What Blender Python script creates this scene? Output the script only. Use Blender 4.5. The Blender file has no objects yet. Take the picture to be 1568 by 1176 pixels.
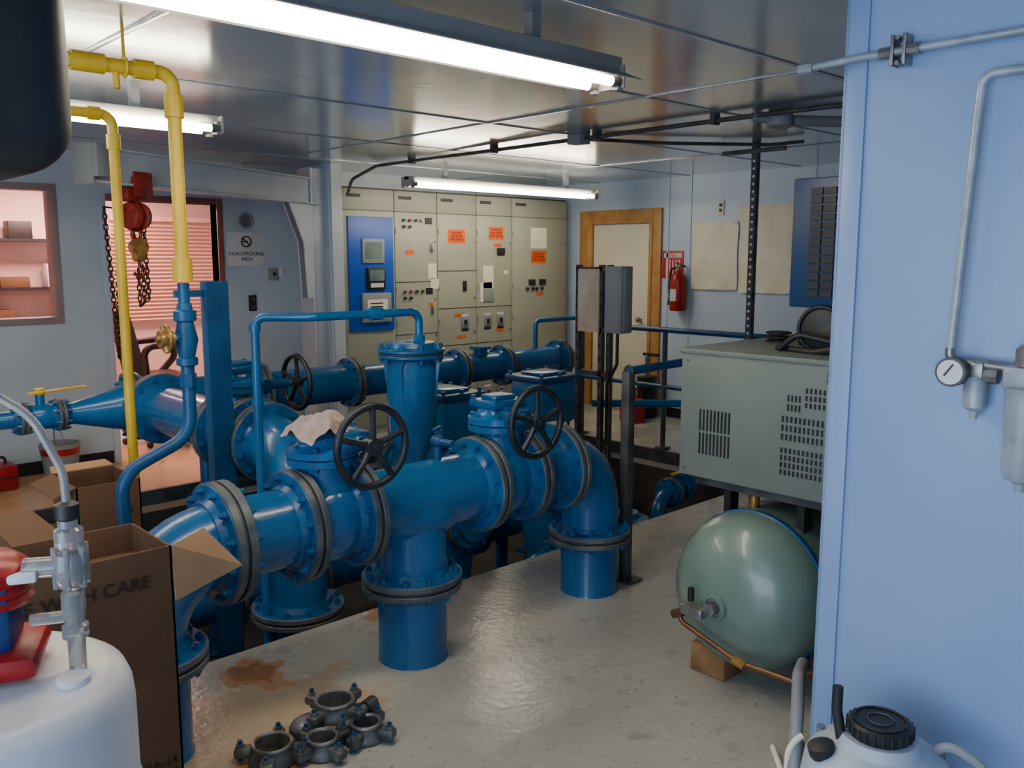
import bpy, bmesh, math, random
from mathutils import Vector, Matrix, Euler, noise
random.seed(4)
D=bpy.data
V=Vector
# ---------------------------------------------------------------- materials
def mat(name,col,rough=.5,metal=0.,col2=None,vs=4.,bump=0.,bs=60.,emit=0.,alpha=None,spec=.5,coat=0.,thr=(.35,.65)):
    m=D.materials.new(name); m.use_nodes=True
    nt=m.node_tree; N=nt.nodes; L=nt.links
    b=N['Principled BSDF']
    b.inputs['Base Color'].default_value=(*col,1)
    b.inputs['Roughness'].default_value=rough
    b.inputs['Metallic'].default_value=metal
    b.inputs['Specular IOR Level'].default_value=spec
    b.inputs['Coat Weight'].default_value=coat
    tc=N.new('ShaderNodeTexCoord')
    if col2 is not None:
        n=N.new('ShaderNodeTexNoise'); n.inputs['Scale'].default_value=vs; n.inputs['Detail'].default_value=6
        L.new(tc.outputs['Object'],n.inputs['Vector'])
        r=N.new('ShaderNodeValToRGB')
        r.color_ramp.elements[0].position=thr[0]; r.color_ramp.elements[1].position=thr[1]
        r.color_ramp.elements[0].color=(*col,1); r.color_ramp.elements[1].color=(*col2,1)
        L.new(n.outputs['Fac'],r.inputs['Fac']); L.new(r.outputs['Color'],b.inputs['Base Color'])
    if bump>0:
        n2=N.new('ShaderNodeTexNoise'); n2.inputs['Scale'].default_value=bs; n2.inputs['Detail'].default_value=3
        L.new(tc.outputs['Object'],n2.inputs['Vector'])
        bp=N.new('ShaderNodeBump'); bp.inputs['Strength'].default_value=bump; bp.inputs['Distance'].default_value=.01
        L.new(n2.outputs['Fac'],bp.inputs['Height']); L.new(bp.outputs['Normal'],b.inputs['Normal'])
    if emit>0:
        b.inputs['Emission Color'].default_value=(*col,1); b.inputs['Emission Strength'].default_value=emit
    if alpha is not None:
        b.inputs['Transmission Weight'].default_value=alpha
    return m
def srgb(r,g,b):
    f=lambda c:(c/255/12.92 if c/255<=.04045 else ((c/255+.055)/1.055)**2.4)
    return (f(r),f(g),f(b))
BLUE=mat('pipe_blue_paint',srgb(8,104,164),.27,col2=srgb(10,88,142),vs=3,bump=.16,bs=25,coat=.3)
BLUED=mat('dark_blue_paint',srgb(12,80,128),.4,col2=srgb(10,64,106),vs=5,bump=.1)
FLG=mat('flange_edge_grey',srgb(108,112,112),.5,.2,col2=srgb(74,84,92),vs=12,bump=.2)
FLB=mat('flange_blue',srgb(10,96,152),.33,col2=srgb(10,78,126),vs=6,bump=.1,bs=30)
BLK=mat('black_rubber',srgb(24,25,27),.5,col2=srgb(36,36,38),vs=8)
WHL=mat('handwheel_black_iron',srgb(50,56,62),.4,.3,col2=srgb(30,36,42),vs=10)
YEL=mat('yellow_gas_paint',srgb(226,188,40),.4,col2=srgb(208,168,30),vs=5)
STEEL=mat('steel',srgb(160,160,158),.35,.7,col2=srgb(118,116,112),vs=14)
DSTEEL=mat('dark_steel',srgb(92,94,94),.5,.3,col2=srgb(66,66,68),vs=10)
GPNT=mat('grey_paint',srgb(142,146,148),.5,col2=srgb(128,132,135),vs=3)
BOXG=mat('enclosure_grey',srgb(150,154,158),.45,0,col2=srgb(138,142,146),vs=3)
RUSTP=mat('backing_plate_stained',srgb(214,206,188),.6,0,col2=srgb(190,168,140),vs=6)
CAB=mat('switchgear_beige',srgb(164,167,150),.45,col2=srgb(156,159,144),vs=2)
CABD=mat('switchgear_seam',srgb(70,72,64),.6,col2=srgb(60,60,54))
PBLU=mat('panel_blue',srgb(16,84,190),.4,col2=srgb(18,76,176),vs=3)
ORG=mat('orange_label',srgb(240,96,28),.6,col2=srgb(230,84,20),vs=20)
CRM=mat('paper_cream',srgb(244,238,218),.8,col2=srgb(232,224,196),vs=4,bump=.3,bs=8)
WHT=mat('white_plastic',srgb(216,216,218),.4,col2=srgb(200,202,206),vs=5)
SCR=mat('screen_glass',srgb(120,140,138),.15,col2=srgb(90,110,112),vs=6)
COMP=mat('compressor_grey_green',srgb(112,122,114),.45,col2=srgb(104,114,108),vs=3,bump=.05)
TANK=mat('tank_grey_green',srgb(114,136,124),.3,col2=srgb(102,124,114),vs=4,bump=.08,bs=12,coat=.2)
WOOD=mat('oak_trim',srgb(200,150,88),.45,col2=srgb(180,126,68),vs=9)
WOODR=mat('raw_wood',srgb(150,112,70),.8,col2=srgb(120,84,50),vs=9)
DOORW=mat('door_cream',srgb(232,226,206),.45,col2=srgb(226,218,196),vs=2)
RED=mat('red_paint',srgb(176,24,28),.35,col2=srgb(146,16,20),vs=6)
RUSTR=mat('hoist_red',srgb(160,44,32),.5,col2=srgb(112,32,26),vs=20)
BRASS=mat('brass',srgb(190,150,80),.35,.6,col2=srgb(140,104,56),vs=20)
COPP=mat('copper_pipe',srgb(150,96,66),.4,.7,col2=srgb(104,84,66),vs=14)
CARD=mat('cardboard',srgb(104,74,48),.85,col2=srgb(92,64,40),vs=3,bump=.15,bs=30)
CARDL=mat('cardboard_inner',srgb(172,136,98),.85,col2=srgb(154,118,84),vs=4)
INK=mat('print_ink',srgb(36,26,20),.8,col2=srgb(46,34,24))
JIB=mat('crane_grey_white',srgb(186,194,204),.45,col2=srgb(172,182,194),vs=3)
CHAIN=mat('chain_brown',srgb(66,44,36),.5,.5,col2=srgb(44,30,26),vs=20)
CHAIRM=mat('chair_brown_leather',srgb(70,40,32),.5,col2=srgb(54,30,26),vs=8)
CLEAR=mat('clear_acrylic',srgb(205,205,202),.15,col2=srgb(170,172,172),vs=10,alpha=.7)
CLOTH=mat('rag_cloth',srgb(176,160,150),.9,col2=srgb(146,126,120),vs=14,bump=.4,bs=80)
TUBEE=mat('fluorescent_tube',(1.,.87,.66),.4,emit=33)
FIX=mat('fixture_white_enamel',srgb(170,170,166),.35,col2=srgb(158,158,154),vs=3)
PINKW=mat('office_wall',srgb(236,200,190),.7,col2=srgb(230,192,182),vs=2)
BLIND=mat('blind_slats',srgb(250,214,190),.6,col2=srgb(240,196,176),vs=3)
WFR=mat('window_frame_taupe',srgb(150,132,132),.5,col2=srgb(138,120,122))
IRON=mat('cast_iron_parts',srgb(128,130,130),.4,.35,col2=srgb(64,68,70),vs=14,bump=.3)
DBLUE=mat('cooler_navy',srgb(22,56,98),.4,col2=srgb(18,48,86),vs=4)
SIGNR=mat('sign_red',srgb(200,30,36),.5,col2=srgb(190,24,30))
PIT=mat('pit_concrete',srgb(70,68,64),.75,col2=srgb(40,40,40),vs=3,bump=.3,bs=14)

def wallmat(name,c1,c2,rough=.4):
    return mat(name,c1,rough,col2=c2,vs=1.4,bump=.06,bs=6)
WBACK=wallmat('wall_paint_back',srgb(198,214,232),srgb(190,207,226))
WLEFT=wallmat('wall_paint_grey',srgb(186,200,212),srgb(176,190,202))
WRIGHT=wallmat('wall_paint_door_side',srgb(200,217,238),srgb(190,208,230))
WPART=wallmat('wall_paint_light_blue',srgb(134,159,198),srgb(124,151,192),.4)
WOTH=wallmat('wall_paint_rear',srgb(196,206,218),srgb(186,197,210),.5)
CEIL=mat('ceiling_sheet_metal',srgb(186,194,206),.17,.5,col2=srgb(170,180,194),vs=1.5,bump=.10,bs=7)

def floor_mat():
    m=D.materials.new('floor_epoxy'); m.use_nodes=True; nt=m.node_tree; N=nt.nodes; L=nt.links
    b=N['Principled BSDF']; b.inputs['Roughness'].default_value=.3
    tc=N.new('ShaderNodeTexCoord'); P=tc.outputs['Object']
    def noise_(s,d=6):
        n=N.new('ShaderNodeTexNoise'); n.inputs['Scale'].default_value=s; n.inputs['Detail'].default_value=d
        L.new(P,n.inputs['Vector']); return n.outputs['Fac']
    def ramp(src,p0,p1,c0=(0,0,0,1),c1=(1,1,1,1)):
        r=N.new('ShaderNodeValToRGB'); e=r.color_ramp.elements
        e[0].position=p0; e[1].position=p1; e[0].color=c0; e[1].color=c1
        L.new(src,r.inputs['Fac']); return r.outputs['Color']
    def mix(f,a,bb):
        x=N.new('ShaderNodeMix'); x.data_type='RGBA'
        L.new(f,x.inputs[0]); 
        for i,s in ((6,a),(7,bb)):
            if isinstance(s,tuple): x.inputs[i].default_value=s
            else: L.new(s,x.inputs[i])
        return x.outputs[2]
    def math_(op,a,bb):
        x=N.new('ShaderNodeMath'); x.operation=op
        for i,s in ((0,a),(1,bb)):
            if isinstance(s,(int,float)): x.inputs[i].default_value=s
            else: L.new(s,x.inputs[i])
        return x.outputs[0]
    base=ramp(noise_(1.6),.35,.7,(*srgb(180,178,168),1),(*srgb(166,165,156),1))
    base=mix(ramp(noise_(70,2),.67,.72),base,(*srgb(112,110,104),1))
    base=mix(ramp(noise_(24,4),.66,.74),base,(*srgb(134,130,120),1))
    base=mix(ramp(noise_(6,8),.60,.80),base,(*srgb(138,132,120),1))
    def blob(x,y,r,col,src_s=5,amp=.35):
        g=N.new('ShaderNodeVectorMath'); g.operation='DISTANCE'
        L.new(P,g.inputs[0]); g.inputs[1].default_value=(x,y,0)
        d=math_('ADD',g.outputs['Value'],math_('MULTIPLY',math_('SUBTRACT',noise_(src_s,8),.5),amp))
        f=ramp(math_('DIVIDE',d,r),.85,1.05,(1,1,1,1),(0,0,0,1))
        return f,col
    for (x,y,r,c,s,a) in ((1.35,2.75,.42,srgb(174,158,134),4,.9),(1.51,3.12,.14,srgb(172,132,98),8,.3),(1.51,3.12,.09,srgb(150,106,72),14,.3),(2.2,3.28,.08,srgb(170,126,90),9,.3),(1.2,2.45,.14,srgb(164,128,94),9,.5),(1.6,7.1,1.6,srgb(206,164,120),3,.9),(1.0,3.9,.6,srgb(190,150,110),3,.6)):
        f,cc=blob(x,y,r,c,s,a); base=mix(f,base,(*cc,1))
    vo=N.new('ShaderNodeTexVoronoi'); vo.feature='DISTANCE_TO_EDGE'; vo.inputs['Scale'].default_value=1.1
    nn=N.new('ShaderNodeTexNoise'); nn.inputs['Scale'].default_value=3; L.new(P,nn.inputs['Vector'])
    mv=N.new('ShaderNodeMix'); mv.data_type='VECTOR'; mv.inputs[0].default_value=.35
    L.new(P,mv.inputs[4]); L.new(nn.outputs['Color'],mv.inputs[5]); L.new(mv.outputs[1],vo.inputs['Vector'])
    cr=ramp(vo.outputs['Distance'],.0,.006,(1,1,1,1),(0,0,0,1))
    cm=N.new('ShaderNodeMath'); cm.operation='MULTIPLY'; L.new(cr,cm.inputs[0]); L.new(ramp(noise_(.9,2),.5,.6),cm.inputs[1])
    base=mix(cm.outputs[0],base,(*srgb(124,110,92),1))
    L.new(base,b.inputs['Base Color'])
    rr=ramp(noise_(3,5),.3,.7,(.15,.15,.15,1),(.34,.34,.34,1)); L.new(rr,b.inputs['Roughness'])
    bp=N.new('ShaderNodeBump'); bp.inputs['Strength'].default_value=.24; bp.inputs['Distance'].default_value=.01
    L.new(noise_(28,4),bp.inputs['Height']); L.new(bp.outputs['Normal'],b.inputs['Normal'])
    return m
FLOOR=floor_mat()

# ---------------------------------------------------------------- builder
def frame(axis):
    a=V(axis).normalized()
    u=V((0,0,1)) if abs(a.z)<.9 else V((1,0,0))
    x=u.cross(a).normalized(); y=a.cross(x).normalized()
    return x,y,a
_bev={}
class B:
    def __init__(s,name): s.name=name; s.v=[]; s.f=[]; s.mi=[]; s.m=[]
    def idx(s,m):
        if m not in s.m: s.m.append(m)
        return s.m.index(m)
    def add(s,vs,fs,m):
        o=len(s.v); i=s.idx(m); s.v+= [tuple(p) for p in vs]
        for f in fs: s.f.append(tuple(a+o for a in f)); s.mi.append(i)
    def box(s,c,size,m,bev=0.,rot=None,seg=2):
        sx,sy,sz=[a/2 for a in size]
        if bev>0:
            k=(round(sx,4),round(sy,4),round(sz,4),bev,seg)
            if k not in _bev:
                bm=bmesh.new(); bmesh.ops.create_cube(bm,size=1,matrix=Matrix.Diagonal((size[0],size[1],size[2],1)))
                bmesh.ops.bevel(bm,geom=bm.edges[:],offset=bev,segments=seg,profile=.5,affect='EDGES')
                bm.verts.index_update(); _bev[k]=([v.co.copy() for v in bm.verts],[[v.index for v in f.verts] for f in bm.faces]); bm.free()
            vs,fs=_bev[k]
        else:
            vs=[V((x,y,z)) for x in(-sx,sx) for y in(-sy,sy) for z in(-sz,sz)]
            fs=[(0,1,3,2),(4,6,7,5),(0,4,5,1),(2,3,7,6),(0,2,6,4),(1,5,7,3)]
        if rot is not None:
            R=Euler(rot).to_matrix() if not isinstance(rot,Matrix) else rot
            vs=[R@p for p in vs]
        c=V(c); s.add([p+c for p in vs],fs,m)
    def bb(s,a,b,m,bev=0.):
        s.box([(a[i]+b[i])/2 for i in range(3)],[abs(b[i]-a[i]) for i in range(3)],m,bev)
    def lathe(s,o,axis,prof,m,n=32,cap=True):
        x,y,a=frame(axis); o=V(o); vs=[];fs=[]
        for r,h in prof:
            for k in range(n):
                t=2*math.pi*k/n; vs.append(o+a*h+(x*math.cos(t)+y*math.sin(t))*max(r,1e-4))
        for i in range(len(prof)-1):
            for k in range(n):
                k2=(k+1)%n; fs.append((i*n+k,i*n+k2,(i+1)*n+k2,(i+1)*n+k))
        if cap:
            fs.append(tuple(range(n))); fs.append(tuple((len(prof)-1)*n+k for k in range(n)))
        s.add(vs,fs,m)
    def cyl(s,p0,p1,r,m,n=24,r1=None):
        p0=V(p0);p1=V(p1); s.lathe(p0,p1-p0,[(r,0),(r if r1 is None else r1,(p1-p0).length)],m,n)
    def sph(s,c,r,m,n=20,rot=None,jit=0,seed=0):
        if not hasattr(r,'__len__'): r=(r,r,r)
        vs=[];fs=[];q=n//2; R=Euler(rot).to_matrix() if rot else Matrix.Identity(3)
        for i in range(q+1):
            th=math.pi*i/q
            for k in range(n):
                ph=2*math.pi*k/n
                d=V((math.sin(th)*math.cos(ph),math.sin(th)*math.sin(ph),math.cos(th)))
                j=1+(jit*noise.noise(d*2.5+V((seed,0,0))) if jit else 0)
                vs.append(V(c)+R@V((d.x*r[0]*j,d.y*r[1]*j,d.z*r[2]*j)))
        for i in range(q):
            for k in range(n):
                k2=(k+1)%n; fs.append((i*n+k,(i+1)*n+k,(i+1)*n+k2,i*n+k2))
        s.add(vs,fs,m)
    def torus(s,c,axis,R,r,m,n=40,k=10):
        x,y,a=frame(axis); c=V(c)
        s.tube([c+(x*math.cos(2*math.pi*i/n)+y*math.sin(2*math.pi*i/n))*R for i in range(n)],r,m,k,closed=True)
    def tube(s,pts,r,m,n=12,fil=0,closed=False,seg=8):
        P=[V(p) for p in pts]
        if fil>0 and not closed:
            Q=[P[0]]
            for i in range(1,len(P)-1):
                a,b,c=P[i-1],P[i],P[i+1]; d1=(a-b);d2=(c-b); l1=d1.length;l2=d2.length; d1.normalize();d2.normalize()
                ang=d1.angle(d2)
                if ang>3.1: Q.append(b); continue
                t=min(fil/math.tan(ang/2),l1*.5 if i>1 else l1*.98,l2*.5 if i<len(P)-2 else l2*.98)
                rr=t*math.tan(ang/2); bis=(d1+d2).normalized(); cen=b+bis*(rr/math.sin(ang/2))
                s0=b+d1*t-cen; s1=b+d2*t-cen
                tot=s0.angle(s1); ax=s0.cross(s1).normalized()
                for j in range(seg+1): Q.append(cen+Matrix.Rotation(tot*j/seg,3,ax)@s0)
            Q.append(P[-1]); P=[Q[0]]
            for q in Q[1:]:
                if (q-P[-1]).length>1e-5: P.append(q)
        N=len(P); T=[]
        for i in range(N):
            if closed: t=P[(i+1)%N]-P[i-1]
            elif i==0: t=P[1]-P[0]
            elif i==N-1: t=P[-1]-P[-2]
            else: t=(P[i+1]-P[i]).normalized()+(P[i]-P[i-1]).normalized()
            T.append(t.normalized())
        x,y,_=frame(T[0]); vs=[];fs=[]
        for i in range(N):
            if i>0:
                q=T[i-1].rotation_difference(T[i]); x=q@x
                x=(x-T[i]*x.dot(T[i])).normalized()
            y=T[i].cross(x)
            rr=r[i] if hasattr(r,'__len__') else r
            for j in range(n):
                t=2*math.pi*j/n; vs.append(P[i]+(x*math.cos(t)+y*math.sin(t))*rr)
        for i in range(N if closed else N-1):
            i2=(i+1)%N
            for j in range(n):
                j2=(j+1)%n; fs.append((i*n+j,i*n+j2,i2*n+j2,i2*n+j))
        if not closed: fs.append(tuple(range(n))); fs.append(tuple((N-1)*n+j for j in range(n)))
        s.add(vs,fs,m)
    def poly(s,pts,th,m):
        P=[V(p) for p in pts]; n=(P[1]-P[0]).cross(P[2]-P[0]).normalized()*th; k=len(P)
        s.add(P+[p+n for p in P],[tuple(range(k)),tuple(range(2*k-1,k-1,-1))]+[(i,(i+1)%k,k+(i+1)%k,k+i) for i in range(k)],m)
    def flange(s,c,axis,R,t=.03,nb=12,mm=None,rim=None,br=.014):
        """bolted pair of flanges"""
        mm=mm or FLB; rim=rim or FLG
        x,y,a=frame(axis); c=V(c)
        for sg in(-1,1):
            o=c+a*(sg*(t/2+.002))
            s.lathe(o,a*sg,[(R*.985,-t/2+.004),(R,-t/2+.007),(R,t/2-.005),(R-.006,t/2-.001)],rim,36)
            s.lathe(o,a*sg,[(R-.005,t/2-.003),(R-.007,t/2+.001),(R*.76,t/2+.004),(R*.70,t/2+.028)],mm,36)
        s.cyl(c-a*.003,c+a*.003,R*.955,DSTEEL,32)
        for k in range(nb):
            an=2*math.pi*(k+.5)/nb; p=c+(x*math.cos(an)+y*math.sin(an))*R*.87
            s.cyl(p-a*(t+.028),p+a*(t+.028),br*.6,mm,6)
            s.cyl(p-a*(t+.018),p-a*(t-.002),br,mm,6); s.cyl(p+a*(t-.002),p+a*(t+.018),br,mm,6)
    def wheel(s,c,axis,R,m,spokes=5,r=.012):
        x,y,a=frame(axis); c=V(c)
        s.torus(c,axis,R,r,m,44,10)
        s.cyl(c-a*.025,c+a*.025,.032,m,16); s.cyl(c-a*.035,c+a*.035,.014,m,8)
        for k in range(spokes):
            an=2*math.pi*k/spokes+.3; d=x*math.cos(an)+y*math.sin(an)
            s.tube([c+d*.02,c+d*R*.5+a*.006,c+d*R],[.016,.011,.013],m,8)
    def done(s,org=True,shift=None,ang=.65):
        me=D.meshes.new(s.name)
        vs=[V(p) for p in s.v]
        if org:
            lo=[min(p[i] for p in vs) for i in range(3)]; hi=[max(p[i] for p in vs) for i in range(3)]
            o=V(((lo[0]+hi[0])/2,(lo[1]+hi[1])/2,lo[2]))
        else: o=V((0,0,0))
        me.from_pydata([p-o for p in vs],[],s.f)
        for m in s.m: me.materials.append(m)
        me.polygons.foreach_set('material_index',s.mi)
        bm=bmesh.new(); bm.from_mesh(me)
        bmesh.ops.recalc_face_normals(bm,faces=bm.faces[:])
        for f in bm.faces: f.smooth=True
        for e in bm.edges:
            if len(e.link_faces)==2 and e.calc_face_angle(0)>ang: e.smooth=False
        bm.to_mesh(me); bm.free()
        ob=D.objects.new(s.name,me); ob.location=o; bpy.context.scene.collection.objects.link(ob)
        return ob
def text(par,st,loc,size,face,m,name='lettering',ext=.0005,al='CENTER'):
    cu=D.curves.new(name,'FONT'); cu.body=st; cu.size=size; cu.extrude=ext; cu.align_x=al; cu.align_y='CENTER'
    cu.materials.append(m)
    ob=D.objects.new(name,cu); bpy.context.scene.collection.objects.link(ob)
    ob.rotation_euler={'-Y':(math.pi/2,0,0),'-X':(math.pi/2,0,-math.pi/2)}[face]
    ob.parent=par; ob.location=V(loc)-par.location
    return ob

CH=2.46; XR=7.40; YB=7.30; X0=-2.2; Y0=-2.2
PX0,PX1,PY0,PY1,PZ=1.42,6.0,3.34,6.2,-1.0
# ---------------------------------------------------------------- room shell
b=B('floor')
for a,c in (((X0,Y0,-.15),(XR+.12,PY0,0)),((X0,PY0,-.15),(PX0,9.5,0)),((PX1,PY0,-.15),(XR+.12,PY1,0)),((PX0,PY1,-.15),(XR+.12,9.5,0))):
    b.bb(a,c,FLOOR)
b.done(org=False)
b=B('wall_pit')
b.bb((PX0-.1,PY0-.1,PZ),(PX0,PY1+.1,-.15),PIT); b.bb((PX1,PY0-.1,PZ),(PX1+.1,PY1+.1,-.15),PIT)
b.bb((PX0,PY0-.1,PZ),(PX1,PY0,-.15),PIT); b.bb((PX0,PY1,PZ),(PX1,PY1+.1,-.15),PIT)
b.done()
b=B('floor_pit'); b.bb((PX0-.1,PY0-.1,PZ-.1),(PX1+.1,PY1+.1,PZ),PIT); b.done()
b=B('trim_pit_edge')
for a,c in (((PX0,PY1-.004,-.1),(PX1,PY1+.03,.006)),((PX1-.004,PY0,-.1),(PX1+.03,PY1,.006))): b.bb(a,c,DSTEEL)
b.done()
b=B('ceiling'); b.bb((X0,Y0,CH),(XR+.12,9.5,CH+.1),CEIL); b.done(org=False)
b=B('trim_ceiling_seams')
for y in (-.4,.8,2.0,2.9,4.1,5.3,6.5): b.bb((X0,y-.012,CH-.005),(XR,y+.012,CH),CEIL,.001)
for x in (1.25,3.65,6.05): b.bb((x-.012,Y0,CH-.006),(x+.012,YB,CH),CEIL,.001)
b.done()
WX0,WX1,WZ0,WZ1=1.15,2.06,1.20,2.15
DX0,DX1,DZ=2.47,3.38,2.10
b=B('wall_back')
b.bb((X0,YB,0),(WX0,YB+.12,CH),WLEFT); b.bb((WX0,YB,0),(WX1,YB+.12,WZ0),WLEFT); b.bb((WX0,YB,WZ1),(WX1,YB+.12,CH),WLEFT)
b.bb((WX1,YB,0),(DX0,YB+.12,CH),WLEFT); b.bb((DX0,YB,DZ),(DX1,YB+.12,CH),WLEFT); b.bb((DX1,YB,0),(XR+.12,YB+.12,CH),WLEFT)
b.done()
b=B('wall_right'); b.bb((XR,Y0,0),(XR+.12,YB,CH),WRIGHT)
b.done()
b=B('trim_wall_right_battens')
for y in (5.54,5.27,3.95,2.9): b.bb((XR-.008,y-.012,0),(XR,y+.012,CH),WRIGHT)
b.done()
b=B('wall_cabinet_side'); b.bb((4.20,6.78,0),(4.29,YB,CH),WBACK); b.bb((4.19,6.765,0),(4.30,6.785,CH),JIB); b.done()
b=B('wall_left'); b.bb((X0-.1,Y0,0),(X0,-1.6,CH),WOTH); b.bb((X0-.1,2.4,0),(X0,YB,CH),WOTH); b.bb((X0-.1,-1.6,2.2),(X0,2.4,CH),WOTH); b.done()
b=B('wall_rear'); b.bb((X0,Y0-.1,0),(XR+.12,Y0,CH),WOTH); b.done()
PXW=2.30; PYE=1.145
b=B('wall_partition'); b.bb((PXW,Y0,0),(PXW+.12,PYE,CH),WPART); b.done()
b=B('trim_partition_corner'); b.bb((PXW-.008,PYE-.05,0),(PXW,PYE+.012,CH),WPART,.002); b.bb((PXW-.008,PYE,0),(PXW+.128,PYE+.012,CH),WPART,.002); b.done()
b=B('baseboard_back'); b.bb((X0,YB-.012,0),(DX0-.06,YB,.1),BLK); b.bb((DX1+.06,YB-.012,0),(4.2,YB,.1),BLK); b.done()
b=B('baseboard_right'); b.bb((XR-.012,Y0,0),(XR,5.5,.1),BLK); b.done()
b=B('wall_office'); b.bb((0.2,9.3,0),(5.2,9.4,CH),PINKW); b.bb((.1,YB+.12,0),(.2,9.3,CH),PINKW); b.bb((5.1,YB+.12,0),(5.2,9.3,CH),PINKW)
b.bb((WX1+.05,YB+.12,0),(DX0-.05,YB+.13,CH),PINKW); b.done()
b=B('window_1')
b.bb((WX0-.04,YB-.02,WZ0-.05),(WX1+.05,YB+.13,WZ0),WFR,.004); b.bb((WX0-.04,YB-.02,WZ1),(WX1+.05,YB+.13,WZ1+.05),WFR,.004)
b.bb((WX1,YB-.02,WZ0),(WX1+.05,YB+.13,WZ1),WFR,.004); b.bb((WX0-.04,YB-.02,WZ0),(WX0,YB+.13,WZ1),WFR,.004)
b.done()
b=B('trim_office_door'); FR=mat('door_frame_red',srgb(150,92,88),.5,col2=srgb(136,80,78))
b.bb((DX0-.05,YB-.015,0),(DX0,YB+.13,DZ+.05),WLEFT,.003); b.bb((DX1,YB-.015,0),(DX1+.05,YB+.13,DZ+.05),FR,.003); b.bb((DX0,YB-.015,DZ),(DX1,YB+.13,DZ+.05),FR,.003); b.done()
b=B('window_blind')
b.bb((3.15,9.27,.98),(4.25,9.3,2.06),PINKW); b.bb((3.15,9.2,2.02),(4.25,9.27,2.07),BLIND)
for i in range(26): b.box((3.7,9.24,1.02+i*.04),(1.08,.034,.003),BLIND,rot=(.5,0,0))
b.done()
b=B('office_shelf')
for z in (.9,1.35,1.8): b.bb((1.9,9.0,z),(3.0,9.3,z+.025),BLK)
b.bb((1.88,9.0,.0),(1.9,9.3,2.0),WOOD); b.bb((3.0,9.0,0),(3.02,9.3,2.0),WOOD)
for i,(x,z,w,h) in enumerate(((2.0,.925,.2,.25),(2.3,.925,.15,.12),(2.6,.925,.25,.3),(2.1,1.375,.25,.1),(2.5,1.375,.2,.22),(2.2,1.825,.2,.16),(2.7,1.825,.2,.1))):
    b.bb((x,9.05,z),(x+w,9.22,z+h),[CARD,WHT,BLK][i%3],.005)
b.done()

# ---------------------------------------------------------------- fluorescent fixtures
def fixture(x0,x1,y,zt,wing=False,name='fluorescent_light_fixture'):
    b=B(name); w=.06 if wing else .035
    b.bb((x0,y-w,zt+.03),(x1,y+w,zt+(.09 if wing else .065)),FIX,.006)
    if wing:
        b.poly([(x0,y-.06,zt+.04),(x1,y-.06,zt+.04),(x1,y-.15,zt-.0),(x0,y-.15,zt-.0)],.004,FIX)
        b.poly([(x0,y+.06,zt+.04),(x1,y+.06,zt+.04),(x1,y+.15,zt-.0),(x0,y+.15,zt-.0)],.004,FIX)
    for dy in(-.055,.055):
        b.cyl((x0+.05,y+dy,zt),(x1-.05,y+dy,zt),.018,TUBEE,16)
        for xx,sg in((x0+.02,1),(x1-.02,-1)):
            b.bb((xx-.015,y+dy-.012,zt-.03),(xx+.015,y+dy+.012,zt+.035),GPNT,.003)
            b.cyl((xx,y+dy,zt),(xx+sg*.04,y+dy,zt),.02,STEEL,14)
    for xx in (x0,x1-.012): b.bb((xx,y-.075,zt-.02),(xx+.012,y+.075,zt+.06),FIX,.003)
    for xx in (x0+.4,x1-.4):
        b.bb((xx-.02,y-.02,zt+.06),(xx+.02,y+.02,CH),GPNT)
    return b.done()
fixture(.10,2.56,2.20,2.28,True); fixture(-.5,2.0,4.26,2.275); fixture(4.40,6.70,5.95,2.25)

# ---------------------------------------------------------------- switchgear
CY=6.80
secs=[4.31,4.88,5.386,5.89,6.386,7.22]
b=B('switchgear_cabinet')
b.bb((4.31,CY+.02,.0),(7.22,YB-.01,2.27),CAB)
for i in range(5):
    x0,x1=secs[i],secs[i+1]
    b.bb((x0+.004,CY,.08),(x1-.004,CY+.03,2.07),CAB,.004); b.bb((x0+.004,CY,2.078),(x1-.004,CY+.03,2.265),CAB,.004)
    b.bb((x0-.003,CY+.012,.05),(x0+.003,CY+.022,2.27),CABD)
    b.bb((x0+.05,CY-.003,2.19),(x0+.2,CY,2.22),CABD)
b.bb((4.31,CY+.01,2.255),(7.22,CY+.03,2.28),CABD)
def pilot(x,z,m=BLK,r=.016):
    b.cyl((x,CY,z),(x,CY-.02,z),r,STEEL,12); b.cyl((x,CY-.018,z),(x,CY-.03,z),r*.75,m,12)
def seam(x0,x1,z): b.bb((x0+.004,CY-.002,z-.004),(x1-.004,CY+.001,z+.004),CABD)
for z in (1.42,.92,.42): seam(secs[1],secs[2],z)
for z in (1.52,1.15,.78,.4): seam(secs[2],secs[3],z)
for z in (1.15,.78,.4): seam(secs[3],secs[4],z)
for z in (2.0,1.33):
    for dx in (.1,.17,.24,.31): pilot(secs[1]+dx,z,random.choice([BLK,RED,WHT]))
    for dx in (.1,.17): pilot(secs[1]+dx,z-.06)
    b.bb((secs[1]+.36,CY-.006,z-.03),(secs[1]+.44,CY,z+.03),BLK)
for z in (1.9,1.3,.72): b.bb((secs[1]+.42,CY-.02,z-.2),(secs[1]+.44,CY,z-.12),STEEL,.004)
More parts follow.
